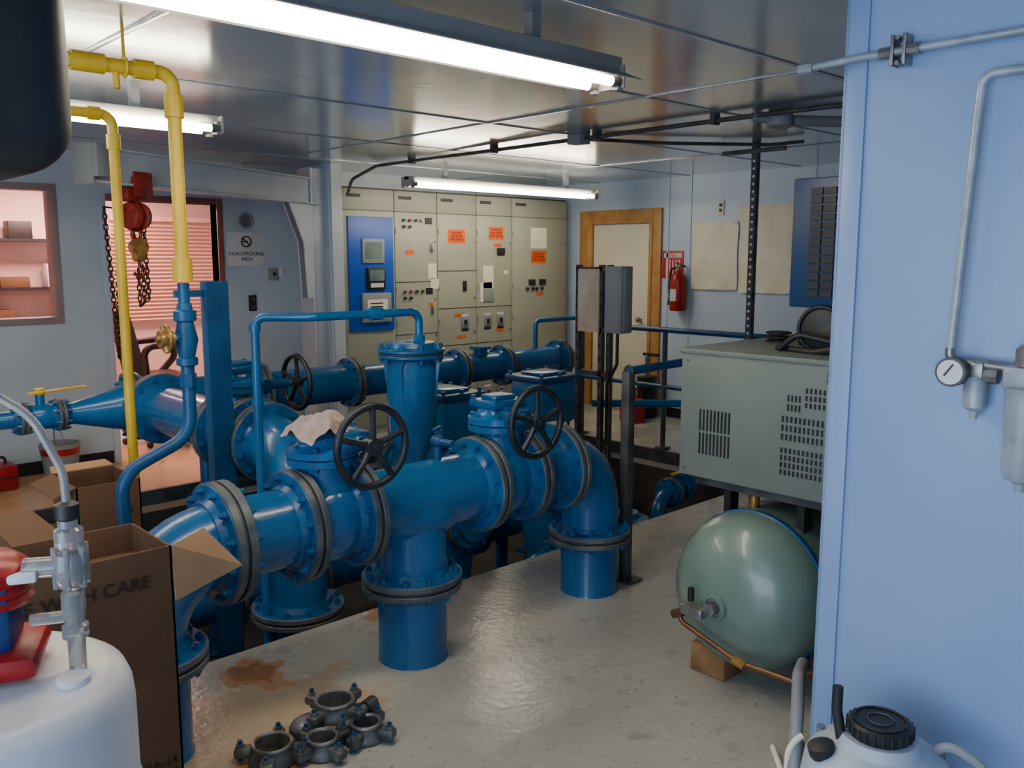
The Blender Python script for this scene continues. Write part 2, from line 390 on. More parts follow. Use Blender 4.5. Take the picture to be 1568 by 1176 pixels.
# latches and hinges on the doors
for i in range(1,5):
    for z in (1.8,1.25,.9,.55): b.cyl((secs[i+1]-.03,CY,z),(secs[i+1]-.03,CY-.008,z),.009,STEEL,10)
    for z in (1.9,1.35,1.02,.6): b.bb((secs[i]+.008,CY-.008,z-.025),(secs[i]+.018,CY,z+.025),GPNT)
for sx in (2,3):
    for z in (1.0,.62,.25):
        for k,dx in enumerate((.1,.28) if sx==3 else (.3,)):
            b.bb((secs[sx]+dx,CY-.02,z-.04),(secs[sx]+dx+.09,CY,z+.05),GPNT,.004); b.bb((secs[sx]+dx+.02,CY-.035,z-.02),(secs[sx]+dx+.05,CY-.02,z+.03),BLK,.003)
            b.bb((secs[sx]+dx-.0,CY-.004,z+.06),(secs[sx]+dx+.09,CY,z+.085),WHT)
            b.bb((secs[sx]+dx-.0,CY-.004,z-.085),(secs[sx]+dx+.09,CY,z-.06),BLK)
b.bb((secs[2]+.32,CY-.02,1.32),(secs[2]+.36,CY,1.42),BLK,.003)
b.bb((secs[3]+.28,CY-.02,1.68),(secs[3]+.38,CY,1.75),BLK,.003)
for (x,z,w,h) in ((5.63,1.86,.22,.13),(6.16,1.90,.20,.13),(6.78,1.66,.22,.13),(5.05,1.70,.10,.04),(5.07,1.10,.10,.04),(5.66,1.08,.12,.03),(5.68,.86,.12,.03),(6.18,1.78,.09,.03),(6.20,.90,.10,.03),(6.8,1.26,.1,.03),(5.30,1.20,.05,.03)):
    b.bb((x-w/2,CY-.003,z-h/2),(x+w/2,CY,z+h/2),ORG)
for (x,z,w,h) in ((5.32,1.52,.1,.15),(6.05,1.45,.14,.24),(6.78,1.86,.24,.22),(6.02,1.3,.16,.2),(5.35,1.4,.1,.1),(6.3,1.5,.06,.04)):
    b.bb((x-w/2,CY-.003,z-h/2),(x+w/2,CY,z+h/2),CRM)
b.bb((5.98,CY-.012,1.2),(6.12,CY,1.34),GPNT,.003)
for x in (6.68,6.82,6.74,6.6):
    pilot(x,1.32,BLK,.02)
b.bb((6.63,CY-.02,1.36),(6.72,CY,1.42),BLK,.003); b.bb((6.79,CY-.02,1.36),(6.88,CY,1.42),BLK,.003)
for i in range(5): b.bb((6.55,CY-.004,.45+i*.02),(7.1,CY,.457+i*.02),CABD)
b.bb((4.36,CY-.02,.98),(4.85,CY,2.02),PBLU,.004)
b.bb((4.50,CY-.035,1.60),(4.74,CY-.02,1.82),GPNT,.004); b.bb((4.53,CY-.038,1.64),(4.71,CY-.034,1.79),SCR)
b.bb((4.54,CY-.05,1.36),(4.74,CY-.02,1.56),BLK,.006); b.bb((4.56,CY-.054,1.44),(4.72,CY-.049,1.54),SCR); b.bb((4.57,CY-.055,1.38),(4.71,CY-.049,1.42),WHT)
b.bb((4.48,CY-.05,1.06),(4.80,CY-.02,1.33),GPNT,.006); b.bb((4.53,CY-.054,1.11),(4.75,CY-.049,1.27),CRM)
for i in range(4): b.bb((4.56,CY-.056,1.14+i*.03),(4.7,CY-.053,1.15+i*.03),BLK)
sg=b.done()
for (x,z) in ((5.63,1.86),(6.16,1.90),(6.78,1.66)): text(sg,"THIS MCC\nFED FROM\nTWO PLACES",(x,CY-.005,z),.032,'-Y',INK)

# ---------------------------------------------------------------- door + trim on right wall
b=B('trim_door_right')
def rb(b,y0,y1,z0,z1,t,m,bev=.004,x=XR): b.bb((x-t,y0,z0),(x,y1,z1),m,bev)
rb(b,6.60,6.74,0,2.16,.03,WOOD); rb(b,5.61,5.72,0,2.16,.03,WOOD); rb(b,5.72,6.60,2.05,2.16,.03,WOOD)
rb(b,6.54,6.6,0,2.05,.06,WOOD); rb(b,5.72,5.76,0,2.05,.04,WOOD); rb(b,5.76,6.54,2.01,2.05,.04,WOOD); b.done()
b=B('door_1'); rb(b,5.77,6.53,.01,2.0,.025,DOORW,.003)
b.cyl((XR-.02,5.85,1.0),(XR-.07,5.85,1.0),.012,STEEL,12); b.sph((XR-.08,5.85,1.0),.028,STEEL); b.done()

def paper(name,y0,y1,z0,z1,seed):
    b=B(name); n=18; vs=[];fs=[]
    for i in range(n+1):
        for j in range(n+1):
            y=y1+(y0-y1)*i/n; z=z0+(z1-z0)*j/n
            d=.014*noise.noise(V((y*5+seed,z*5,0)))+.010*noise.noise(V((y*14,z*14,seed)))
            vs.append((XR-.028+d, y+.01*noise.noise(V((z*4,seed,0))), z+.02*noise.noise(V((y*5,seed,3)))))
    for i in range(n):
        for j in range(n): a=i*(n+1)+j; fs.append((a,a+1,a+n+2,a+n+1))
    b.add(vs,fs,CRM)
    for (y,z) in ((y0+.03,z1-.02),(y1-.03,z1-.02)): b.bb((XR-.03,y-.02,z-.02),(XR-.002,y+.02,z+.02),WHT)
    return b.done()
paper('site_map_poster',4.70,5.22,1.34,2.00,1); paper('site_map_poster',4.13,4.685,1.32,2.14,7)
b=B('electrical_outlet'); rb(b,4.88,4.95,2.06,2.2,.012,WHT,.003); rb(b,4.90,4.93,2.09,2.12,.016,BLK,0); rb(b,4.90,4.93,2.14,2.17,.016,BLK,0)
b.done()
b=B('fire_extinguisher_sign'); rb(b,5.34,5.60,1.44,1.72,.006,SIGNR,.001); rb(b,5.36,5.58,1.65,1.70,.008,WHT,0)
for i in range(5): rb(b,5.38+i*.04,5.395+i*.04,1.46,1.63,.0075,WHT,0)
o=b.done(); text(o,"FIRE",(XR-.010,5.47,1.675),.05,'-X',SIGNR)
def extinguisher(x,y,z,r=.07,h=.42,name='fire_extinguisher'):
    b=B(name)
    b.lathe((x,y,z),(0,0,1),[(r*.9,0),(r,.015),(r,h*.7),(r*.85,h*.8),(r*.4,h*.88),(r*.3,h*.93)],RED,24)
    b.cyl((x,y,z+h*.9),(x,y,z+h*1.02),.02,STEEL,12)
    b.box((x,y-.03,z+h*1.05),(.02,.12,.015),BLK,.003,rot=(.3,0,0)); b.box((x,y-.03,z+h*1.0),(.02,.1,.012),BLK,.003)
    b.tube([(x,y+.02,z+h*.98),(x,y+.09,z+h*.95),(x-.01,y+.1,z+h*.6),(x-.01,y+.09,z+h*.3)],.012,BLK,8,fil=.04)
    b.cyl((x-.01,y+.09,z+h*.3),(x-.01,y+.09,z+h*.12),.014,BLK,10,r1=.024)
    b.bb((x-r-.003,y-.035,z+.1),(x-r+.01,y+.035,z+.22),WHT)
    b.bb((x+r-.01,y-.02,z+.1),(min(x+r+.02,XR),y+.02,z+h*.7),STEEL)
    return b.done()
extinguisher(XR-.10,5.33,1.12,.08,.44)
b=B('gas_can'); b.lathe((6.9,5.56,0),(0,0,1),[(.12,0),(.13,.01),(.13,.2),(.11,.24),(.04,.27),(.03,.3)],RED,28)
b.tube([(6.9,5.48,.25),(6.9,5.48,.34),(6.9,5.64,.34),(6.9,5.64,.25)],.01,BLK,8,fil=.03); b.cyl((6.9,5.56,.29),(6.9,5.56,.33),.035,BLK,12)
b.tube([(6.88,5.54,.3),(6.80,5.50,.42)],.012,BLK,8); b.done()
b=B('grease_pump_pail'); b.lathe((7.2,5.62,0),(0,0,1),[(.09,0),(.10,.01),(.10,.40),(.105,.41),(.105,.43)],BLK,28); b.cyl((7.2,5.62,.43),(7.2,5.62,.66),.02,STEEL,10); b.box((7.2,5.57,.66),(.03,.2,.03),BLK,.005); b.done()

# ---------------------------------------------------------------- left wall items
b=B('no_smoking_sign'); b.bb((3.46,YB-.006,1.58),(3.82,YB,1.87),WHT,.001)
b.torus((3.64,YB-.008,1.79),(0,1,0),.045,.006,INK,28,6); b.box((3.64,YB-.009,1.79),(.085,.004,.01),INK,rot=(0,.785,0)); b.box((3.63,YB-.009,1.79),(.05,.004,.012),INK)
o=b.done(); text(o,"NON-SMOKING\nAREA",(3.64,YB-.008,1.66),.046,'-Y',INK)
b=B('wall_vent'); b.torus((3.64,YB-.012,1.97),(0,1,0),.06,.012,GPNT,28,8); b.cyl((3.64,YB,1.97),(3.64,YB-.012,1.97),.055,DSTEEL,24)
for i in range(3): b.torus((3.64,YB-.014,1.97),(0,1,0),.012+.014*i,.003,GPNT,20,6)
b.done()
b=B('light_switch'); b.bb((3.84,YB-.04,1.45),(3.92,YB,1.56),GPNT,.004); b.bb((3.93,YB-.02,1.48),(3.99,YB,1.56),WHT,.004); b.bb((3.87,YB-.055,1.49),(3.89,YB-.04,1.52),BLK); b.done()
b=B('wall_phone_plate'); b.bb((3.64,YB-.02,1.18),(3.71,YB,1.32),BLK,.005); b.bb((3.655,YB-.024,1.27),(3.695,YB-.02,1.30),DSTEEL); b.bb((3.655,YB-.024,1.2),(3.695,YB-.02,1.23),DSTEEL); b.done()

# ---------------------------------------------------------------- jib crane + hoist
b=B('jib_crane')
J0=V((4.10,6.90,0)); J1=V((1.84,5.78,0)); jd=(J1-J0).normalized(); jn=V((-jd.y,jd.x,0)); ja=math.atan2(jd.y,jd.x); jl=(J1-J0).length
mid=(J0+J1)/2
def jbox(c,size,m,bev=.004,extra=None): b.box(c,size,m,bev,rot=Euler((0,0,ja)).to_matrix())
jbox((mid.x,mid.y,2.325),(jl,.12,.014),JIB); jbox((mid.x,mid.y,2.115),(jl,.12,.014),JIB); jbox((mid.x,mid.y,2.22),(jl,.012,.21),JIB)
jbox((J1.x,J1.y,2.22),(.015,.16,.25),GPNT); jbox((J1.x+.07,J1.y-.03,2.24),(.1,.12,.2),GPNT)
b.bb((4.04,6.86,0),(4.19,7.04,2.42),JIB,.004); b.bb((4.03,6.84,0),(4.05,7.06,2.42),JIB); b.bb((4.18,6.84,0),(4.198,7.06,2.42),JIB)
b.bb((3.95,6.76,0),(4.195,7.14,.02),JIB)
k0=J0+jd*.08; k1=J0+jd*.42
for sgn in(-1,1):
    o=jn*.03*sgn
    b.poly([k1+V((0,0,2.11))+o,k0+V((0,0,2.11))+o,k0+V((0,0,1.3))+o,k0+jd*.10+V((0,0,1.3))+o,k0+jd*.14+V((0,0,1.78))+o],.012,JIB)
b.done()
b=B('chain_hoist')
hp=J0.lerp(J1,.84); hx,hy=hp.x,hp.y
b.box((hx,hy,2.06),(.18,.07,.08),RUSTR,.012,rot=(0,0,ja)); 
for s1 in(-1,1):
    for dd in(-.045,.045): b.cyl(V((hx,hy,2.145))+jd*dd+jn*.075*s1,V((hx,hy,2.145))+jd*dd+jn*.05*s1,.03,RUSTR,16)
    b.box(V((hx,hy,2.12))+jn*.08*s1,(.16,.012,.16),RUSTR,.01,rot=(0,0,ja))
b.torus((hx,hy,2.0),(1,0,0),.03,.011,RUSTR,16,8)
b.lathe(V((hx,hy,1.92))-jd*.07,jd,[(.05,0),(.085,.01),(.095,.04),(.07,.05),(.07,.09),(.095,.10),(.085,.13),(.05,.14)],RUSTR,24)
b.torus((hx,hy,1.80),(0,1,0),.03,.011,RUSTR,16,8)
b.box((hx+.01,hy,1.70),(.085,.07,.15),BRASS,.02); b.cyl((hx+.01,hy-.04,1.72),(hx+.01,hy+.04,1.72),.055,BRASS,16)
b.tube([(hx+.01,hy,1.64),(hx+.01,hy,1.60),(hx+.05,hy,1.56),(hx+.01,hy,1.52),(hx-.03,hy,1.55)],.012,RUSTR,8,fil=.02)
def chain(p0,p1,m=CHAIN,L=.045):
    p0=V(p0);p1=V(p1); n=int((p1-p0).length/(L*.72))
    for i in range(n):
        c=p0.lerp(p1,(i+.5)/n); e=V((1,0,0)) if i%2 else V((0,1,0)); d=(p1-p0).normalized()
        P=[]
        for k in range(8):
            t=2*math.pi*k/8; P.append(c+e*math.cos(t)*L*.3+d*math.sin(t)*L*.5)
        b.tube(P,.005,m,5,closed=True)
chain((hx-.13,hy-.05,1.93),(hx-.17,hy-.05,1.0)); chain((hx-.21,hy-.05,1.96),(hx-.17,hy-.05,1.0))
chain((hx-.06,hy-.02,1.96),(hx-.21,hy-.05,1.97))
chain((hx-.02,hy+.02,1.9),(hx+.0,hy+.02,1.75)); chain((hx+.05,hy,1.88),(hx+.06,hy,1.38)); chain((hx-.0,hy,1.58),(hx-.0,hy,1.33)); chain((hx-.0,hy,1.33),(hx+.06,hy,1.38)); chain((hx+.03,hy,1.6),(hx+.03,hy,1.36))
b.done()

# ---------------------------------------------------------------- front header
HY,HZ,HR=2.82,.675,.143
b=B('water_header_pipe')
LX,TX,RX=0.98,2.08,3.18
FR_=.208
b.tube([(1.27,HY,HZ),(LX,HY,HZ),(LX,HY,.37)],HR,BLUE,36,fil=.27,seg=12)
b.flange((LX,HY,.345),(0,0,1),FR_); b.lathe((LX,HY,0),(0,0,1),[(HR+.004,0),(HR,.01),(HR,.33)],BLUE,36)
b.flange((1.27,HY,HZ),(1,0,0),FR_+.006,.036)
b.cyl((1.27,HY,HZ),(1.55,HY,HZ),HR,BLUE,36)
b.cyl((1.81,HY,HZ),(2.44,HY,HZ),HR,BLUE,36)
b.lathe((TX,HY,.36),(0,0,1),[(HR,0),(HR,.12),(HR*1.02,.2),(HR*1.0,.30)],BLUE,36)
b.tube([(TX-.17,HY,HZ-.02),(TX,HY,HZ-.06),(TX+.17,HY,HZ-.02)],[.125,.155,.125],BLUE,28)
b.flange((TX,HY,.335),(0,0,1),FR_); b.lathe((TX,HY,0),(0,0,1),[(HR+.003,0),(HR,.01),(HR,.32)],BLUE,36)
b.cyl((2.69,HY,HZ),(2.95,HY,HZ),HR,BLUE,36); b.flange((2.93,HY,HZ),(1,0,0),FR_)
b.tube([(2.93,HY,HZ),(RX,HY,HZ),(RX,HY,.33)],HR,BLUE,36,fil=.24,seg=12)
b.flange((RX,HY,.29),(0,0,1),FR_-.004); b.lathe((RX,HY,0),(0,0,1),[(HR+.003,0),(HR,.01),(HR,.28)],BLUE,36)
for xx in(2.22,):
    b.cyl((xx,HY,HZ+.13),(xx,HY,HZ+.21),.018,BLUED,12); b.sph((xx,HY,HZ+.22),.028,BLUED); b.cyl((xx,HY,HZ+.22),(xx+.01,HY-.09,HZ+.22),.014,BLUED,10)
    b.cyl((xx,HY,HZ+.24),(xx,HY,HZ+.27),.008,BLUED,8); b.box((xx,HY,HZ+.275),(.08,.014,.008),BLUED,.002,rot=(0,0,.5))
b.done()
def valve(name,c,axis,wd,half=.14,R=.208,wheelR=.145,arm=.28,wz=.30,top=.36,pipe=HR,rim=True,woff=0):
    b=B(name); c=V(c); a=V(axis).normalized(); w=V(wd).normalized(); up=V((0,0,1))
    for sg in(-1,1): b.flange(c+a*half*sg,a,R,.03)
    b.lathe(c-a*half,a,[(pipe*.98,.03),(pipe*1.0,.05),(pipe*1.08,half*.7),(pipe*1.14,half),(pipe*1.08,half*1.3),(pipe,2*half-.05),(pipe*.98,2*half-.03)],BLUE,32)
    b.lathe(c,up,[(pipe*.8,.06),(pipe*.72,top*.5),(pipe*.72,top*.66)],BLUE,28)
    b.lathe(c,up,[(.125,top*.62),(.135,top*.63),(.135,top*.70),(.125,top*.71)],FLB,28); b.lathe(c,up,[(.135,top*.72),(.135,top*.79),(.11,top*.81),(.095,top*.86),(.092,top*.93)],BLUE,28)
    R3=Matrix((a,w,up)).transposed()
    b.box(c+up*top*.96,(.20,.17,.035),FLB,.008,rot=R3); b.box(c+up*(top+.012),(.12,.10,.02),FLB,.006,rot=R3)
    for k in range(8):
        an=2*math.pi*k/8; p=c+V((math.cos(an)*.115,math.sin(an)*.115,0)); b.cyl(p+up*top*.58,p+up*top*.84,.010,FLB,6)
    for sa in(-1,1):
        for sb in(-1,1): b.cyl(c+a*.085*sa+w*.07*sb+up*top*.9,c+a*.085*sa+w*.07*sb+up*(top+.02),.010,FLB,6)
    b.box(c+up*wz+w*.09+a*woff,(.12,.14,.08),BLUED,.018,rot=R3)
    b.cyl(c+up*wz+w*.1+a*woff,c+up*wz+w*(arm-.06)+a*woff,.026,BLUED,16); b.cyl(c+up*wz+w*(arm-.08)+a*woff,c+up*wz+w*(arm+.03)+a*woff,.012,STEEL,10)
    b.wheel(c+up*wz+w*arm+a*woff,w,wheelR,WHL,5,.014)
    return b.done()
valve('gate_valve',(1.68,HY,HZ),(1,0,0),(0,-1,0),.125,wz=.31,top=.35,arm=.25,woff=.05)
valve('gate_valve',(2.565,HY,HZ),(1,0,0),(0,-1,0),.125,wz=.29,top=.36,arm=.25,woff=-.01)
b=B('cloth_rag'); n=30; vs=[];fs=[]
for i in range(n+1):
    for j in range(n+1):
        x=(i/n-.5)*.26;y=(j/n-.5)*.24; r=math.hypot(x,y)
        z=.022-max(0,r-.078)*.9+.035*noise.noise(V((x*11,y*11,2)))+.014*noise.noise(V((x*30,y*30,5)))
        vs.append((1.655+x*.9+.02*noise.noise(V((x*12,y*12,9))),HY-.03+y*.9+.02*noise.noise(V((x*12,y*12,19))),HZ+.380+z))
for i in range(n):
    for j in range(n): a=i*(n+1)+j; fs.append((a,a+n+1,a+n+2,a+1))
b.add(vs,fs,CLOTH); b.done(ang=3)

# ---------------------------------------------------------------- cross pipe + back header
b=B('cross_connection_pipe'); CX,CZ=2.05,.74
b.cyl((CX,5.34,CZ),(CX,4.39,CZ),HR,BLUE,36)
b.tube([(CX,4.11,CZ),(CX,3.72,CZ),(CX,3.72,.0)],HR,BLUE,36,fil=.22,seg=12); b.flange((CX,3.97,CZ),(0,1,0),.2)
b.flange((CX,3.72,-.06),(0,0,1),.225); b.cyl((CX,3.72,-.06),(CX,3.72,PZ),HR,BLUE,32); b.flange((CX,3.72,.36),(0,0,1),.2)
b.done()
valve('gate_valve',(CX,4.25,CZ),(0,1,0),(1,0,0),.135,wz=.24,arm=.33,top=.36)
b=B('discharge_header_pipe'); BY,BZ=5.5,.74
b.flange((CX,5.32,BZ),(0,1,0),.215)
b.cyl((CX,5.36,BZ),(CX,BY,BZ),HR,BLUE,32)
b.lathe((1.57,BY,BZ),(1,0,0),[(.065,0),(.065,.03),(.14,.32),(.148,.36)],BLUE,32)
b.flange((1.95,BY,BZ),(1,0,0),.21); b.cyl((1.97,BY,BZ),(2.75,BY,BZ),.148,BLUE,32); b.flange((2.78,BY,BZ),(1,0,0),.21)
b.cyl((2.78,BY,BZ),(3.5,BY,BZ),.135,BLUE,32); b.flange((3.52,BY,BZ),(1,0,0),.185); b.cyl((3.52,BY,BZ),(5.82,BY,BZ),.118,BLUE,32)
for x in (4.55,5.05,5.75): b.flange((x,BY,BZ),(1,0,0),.175,nb=8)
b.lathe((4.80,BY,BZ),(0,0,1),[(.06,.08),(.06,.15),(.09,.155),(.09,.18)],BLUE,20)
b.cyl((5.75,BY,BZ),(5.83,BY,BZ),.118,BLUE,32)
for x in (2.4,3.9,5.4):
    b.cyl((x,BY,PZ),(x,BY,BZ-.1),.045,BLUE,16); b.bb((x-.1,BY-.1,PZ),(x+.1,BY+.1,PZ+.02),BLUED)
b.cyl((1.60,BY,BZ),(1.52,BY,BZ),.05,BLUE,24); b.flange((1.53,BY,BZ),(1,0,0),.095,.02,nb=8,br=.01)
b.lathe((1.34,BY,BZ),(1,0,0),[(.05,0),(.075,.05),(.075,.12),(.05,.19)],BLUE,24); b.flange((1.33,BY,BZ),(1,0,0),.095,.02,nb=8,br=.01)
b.cyl((1.43,BY,BZ+.06),(1.43,BY,BZ+.14),.025,BLUE,16); b.box((1.52,BY-.02,BZ+.15),(.32,.035,.012),YEL,.004,rot=(0,-.05,0)); b.cyl((1.43,BY,BZ+.13),(1.43,BY,BZ+.165),.03,YEL,12)
b.tube([(1.33,BY,BZ),(.75,BY,BZ),(.75,BY,0)],.05,BLUE,20,fil=.1)
b.tube([(5.45,BY,BZ+.1),(5.45,BY,1.10),(5.95,BY,1.10)],.022,BLUE,12,fil=.05)
b.done()

b=B('air_release_vessel'); SX,SY=2.60,3.5
b.lathe((SX,SY,0),(0,0,1),[(.07,PZ),(.07,.66),(.09,.70),(.115,.80),(.125,.95),(.128,1.15)],BLUE,36)
b.flange((SX,SY,1.185),(0,0,1),.168,.022,nb=10,rim=FLB,br=.011)
b.lathe((SX,SY,1.20),(0,0,1),[(.155,0),(.12,.018),(.05,.028),(.03,.04)],BLUE,32)
for k in range(4):
    an=k*math.pi/2+.6; d=V((math.cos(an),math.sin(an),0)); b.poly([V((SX,SY,1.15))+d*.125,V((SX,SY,.8))+d*.11,V((SX,SY,1.15))+d*.15],.006,BLUE)
px=SX+.05
b.tube([(px,SY,1.2),(px,SY,1.385),(2.05,SY,1.385),(1.86,3.68,1.385),(1.86,3.68,PZ)],.020,BLUE,14,fil=.05)
b.cyl((2.36,SY,1.385),(2.43,SY,1.385),.03,BLUE,8); b.cyl((px,SY,1.22),(px,SY,1.27),.03,BLUE,8)
for zz in (1.34,1.0): b.cyl((1.86,3.68,zz-.02),(1.86,3.68,zz+.01),.027,BLUE,10)
b.done()

def ctrl(name,x,y,zt,w,d):
    b=B(name)
    b.box((x,y,zt-.15),(w,d,.28),BLUE,.03); b.box((x,y,zt),(w+.05,d+.05,.03),BLUED,.006); b.box((x,y,zt+.025),(w*.7,d*.7,.02),BLUE,.008)
    for sx in(-1,0,1):
        for sy in(-1,1): b.cyl((x+sx*(w/2),y+sy*d/2,zt-.02),(x+sx*(w/2),y+sy*d/2,zt+.035),.012,BLUED,6)
    b.lathe((x,y,0),(0,0,1),[(.12,PZ),(.12,-.2),(.16,.1),(.17,.3),(.13,zt-.28)],BLUE,32)
    b.cyl((x,y-.2,.22),(x,y+.45,.22),.12,BLUE,28); b.flange((x,y-.2,.22),(0,1,0),.17,.025,nb=8); b.flange((x,y+.45,.22),(0,1,0),.17,.025,nb=8)
    b.cyl((x,y-.2,.22),(x,y-.215,.22),.13,BLUE,28)
    b.tube([(x+w/2+.01,y,zt-.1),(x+w/2+.07,y,zt-.1),(x+w/2+.07,y,.25),(x+.12,y,.25)],.01,BRASS,8,fil=.02)
    return b.done()
ctrl('pump_control_valve',3.05,3.78,.90,.26,.26); ctrl('pump_control_valve',3.90,3.86,.91,.32,.28); ctrl('pump_control_valve',3.55,4.5,.78,.3,.3)
b=B('pit_suction_pipe')
b.cyl((1.9,5.02,-.45),(5.6,5.02,-.45),.13,BLUE,28)
for x in (2.3,2.9,3.6,4.3,5.0): b.flange((x,5.02,-.45),(1,0,0),.19)
for x in (2.6,4.6,5.3): b.cyl((x,5.02,PZ),(x,5.02,-.5),.05,BLUE,16)
b.done()
b=B('pit_branch_pipe')
b.cyl((4.45,3.62,-.30),(4.45,4.8,-.30),.1,BLUE,24); b.flange((4.45,4.0,-.30),(0,1,0),.16,.025,nb=8); b.sph((4.45,3.62,-.30),.1,BLUE); b.cyl((4.45,4.2,PZ),(4.45,4.2,-.36),.04,BLUE,12)
b.lathe((4.45,3.62,0),(0,0,1),[(.1,-.30),(.1,-.12),(.15,-.11),(.15,-.07),(.1,-.06),(.08,-.03)],BLUE,24)
b.done()
b=B('pit_drain_pipe')
b.tube([(3.4,3.50,PZ),(3.4,3.50,-.12),(4.05,3.50,-.12),(4.05,3.50,PZ)],.055,BLUE,18,fil=.1); b.flange((3.6,3.50,-.12),(1,0,0),.11,.02,nb=8,br=.009); b.flange((3.85,3.50,-.12),(1,0,0),.11,.02,nb=8,br=.009)
b.done()
b=B('drain_valve_assembly')
b.tube([(4.80,3.62,PZ),(4.80,3.62,-.02),(5.75,3.85,.0)],.05,BLUE,16,fil=.1); b.flange((5.0,3.67,-.015),(1.15,.28,0.02),.11,.018,nb=8,br=.009); b.flange((5.25,3.73,-.01),(1.15,.28,.02),.11,.018,nb=8,br=.009)
b.box((5.10,3.66,.12),(.2,.03,.012),YEL,.003); b.cyl((5.12,3.70,.02),(5.12,3.70,.12),.015,BLUE,10)
b.tube([(5.75,3.85,0),(5.9,3.9,.15),(5.9,3.9,.5),(5.2,4.6,.5)],.03,BLUE,12,fil=.1)
b.done()

# ---------------------------------------------------------------- gas lines, riser
b=B('yellow_gas_pipe')
gx,gy=1.375,3.28
b.tube([(-.2,gy,2.315),(gx,gy,2.315),(gx+.0,gy,1.56)],.025,YEL,18,fil=.05)
b.cyl((gx,gy,2.16),(gx,gy,2.24),.034,YEL,18); b.cyl((gx-.14,gy,2.315),(gx-.07,gy,2.315),.034,YEL,18); b.cyl((gx-.35,gy,2.315),(gx-.24,gy,2.315),.034,YEL,18)
b.cyl((gx,gy,1.56),(gx,gy,1.65),.036,YEL,10)
b.cyl((gx-.20,gy,2.31),(gx-.20,gy,2.24),.012,YEL,10); b.cyl((gx-.17,gy,2.33),(gx-.17,gy,CH),.006,YEL,8)
b.torus((gx-.17,gy,2.315),(1,0,0),.031,.006,YEL,20,6)
b.cyl((gx-.50,gy,2.315),(gx-.36,gy,2.315),.0258,WHT,18); b.cyl((gx-.43,gy,2.315),(gx-.40,gy,2.315),.0262,SCR,18)
g2=3.9; gx2=1.37
b.tube([(-.2,g2,2.24),(gx2,g2,2.24),(gx2,g2,.02)],.021,YEL,16,fil=.05)
b.cyl((gx2,g2,2.10),(gx2,g2,2.16),.028,YEL,16); b.cyl((gx2-.1,g2,2.24),(gx2-.05,g2,2.24),.028,YEL,16); b.cyl((gx2-.22,g2,2.25),(gx2-.22,g2,CH),.005,YEL,8)
b.cyl((gx2,g2,0),(gx2,g2,.03),.04,YEL,16)
b.done()
b=B('blue_riser_with_gate_valve')
b.cyl((gx,gy,1.555),(gx,gy,1.48),.022,BLUED,14)
b.lathe((gx,gy,1.24),(0,0,1),[(.03,0),(.04,.005),(.04,.03),(.03,.035),(.045,.1),(.03,.17),(.042,.175),(.042,.21),(.03,.215),(.026,.24)],BLUED,20)
b.cyl((gx,gy,1.35),(gx-.07,gy-.02,1.35),.018,BLUED,12); b.wheel((gx-.085,gy-.02,1.35),(-1,0,0),.05,BRASS,4,.006)
b.tube([(gx,gy,1.25),(gx,gy,.97),(gx-.27,gy,.86),(gx-.27,gy,.45)],.025,BLUED,18,fil=.12)
b.cyl((gx,gy,1.16),(gx,gy,1.21),.034,BLUED,8); b.cyl((gx-.27,gy,.6),(gx-.27,gy,.66),.036,BLUED,8)
b.tube([(gx-.27,gy,.5),(gx-.27,gy,.0)],.025,BLUED,16)
b.done()
b=B('blue_steel_post'); qx0=1.775
b.bb((qx0,3.98,PZ),(qx0+.10,4.05,1.54),BLUED,.004); b.bb((qx0-.005,3.97,PZ),(qx0+.105,3.985,1.54),BLUED); b.bb((1.69,3.9,PZ),(1.89,4.08,PZ+.02),BLUED); 
b.bb((1.64,4.0,1.47),(qx0,4.03,1.5),BLUED); b.done()
# ---------------------------------------------------------------- pipe stand + railing
b=B('pipe_support_stand')
b.bb((3.365,2.735,.012),(3.415,2.785,1.09),DSTEEL,.004); b.bb((3.35,2.70,0),(3.46,2.83,.012),DSTEEL)
b.tube([(3.39,2.76,1.09),(5.2,2.76,1.12)],.022,BLUED,14); b.torus((3.39,2.76,1.09),(1,0,0),.026,.007,DSTEEL,16,6); b.cyl((5.2,2.76,0),(5.2,2.76,1.12),.02,BLUED,12)
b.done()
b=B('pit_guard_railing'); rx=6.07
for y in (3.45,4.55,5.5): b.cyl((rx,y,.0),(rx,y,1.04),.022,DSTEEL,12); b.bb((rx-.05,y-.05,.007),(rx+.05,y+.05,.02),DSTEEL)
b.tube([(rx,5.5,1.04),(rx,3.1,1.04)],.024,BLUED,14); b.tube([(rx,5.5,.55),(rx,3.1,.55)],.02,BLUED,12); b.cyl((rx,3.1,0),(rx,3.1,1.04),.022,DSTEEL,12)
b.done()
b=B('strut_mounted_control_box')
bx,by=4.78,4.20
for dx,dy in ((.0,.17),(.0,-.05),(0.02,-.11)):
    b.bb((bx+dx-.02,by+dy-.018,PZ),(bx+dx+.02,by+dy+.018,1.6),DSTEEL,.003)
    for i in range(26): b.bb((bx+dx-.023,by+dy-.007,-.9+i*.095),(bx+dx-.019,by+dy+.007,-.86+i*.095),BLK)
b.bb((bx-.035,by-.05,1.12),(bx-.022,by+.15,1.57),RUSTP)
b.bb((bx-.03,by-.25,1.12),(bx+.10,by-.10,1.59),BOXG,.006); b.bb((bx-.036,by-.235,1.14),(bx-.028,by-.115,1.57),BOXG,.002); b.bb((bx-.0,by-.256,1.14),(bx+.08,by-.248,1.57),BOXG,.002)
b.tube([(bx,by-.2,1.12),(bx,by-.2,.9),(bx,by-.11,.75),(bx,by-.11,.3)],.012,BLK,8,fil=.05)
for z in (1.55,1.12,.8): b.bb((bx-.02,by-.13,z),(bx+.02,by+.18,z+.035),DSTEEL)
b.done()
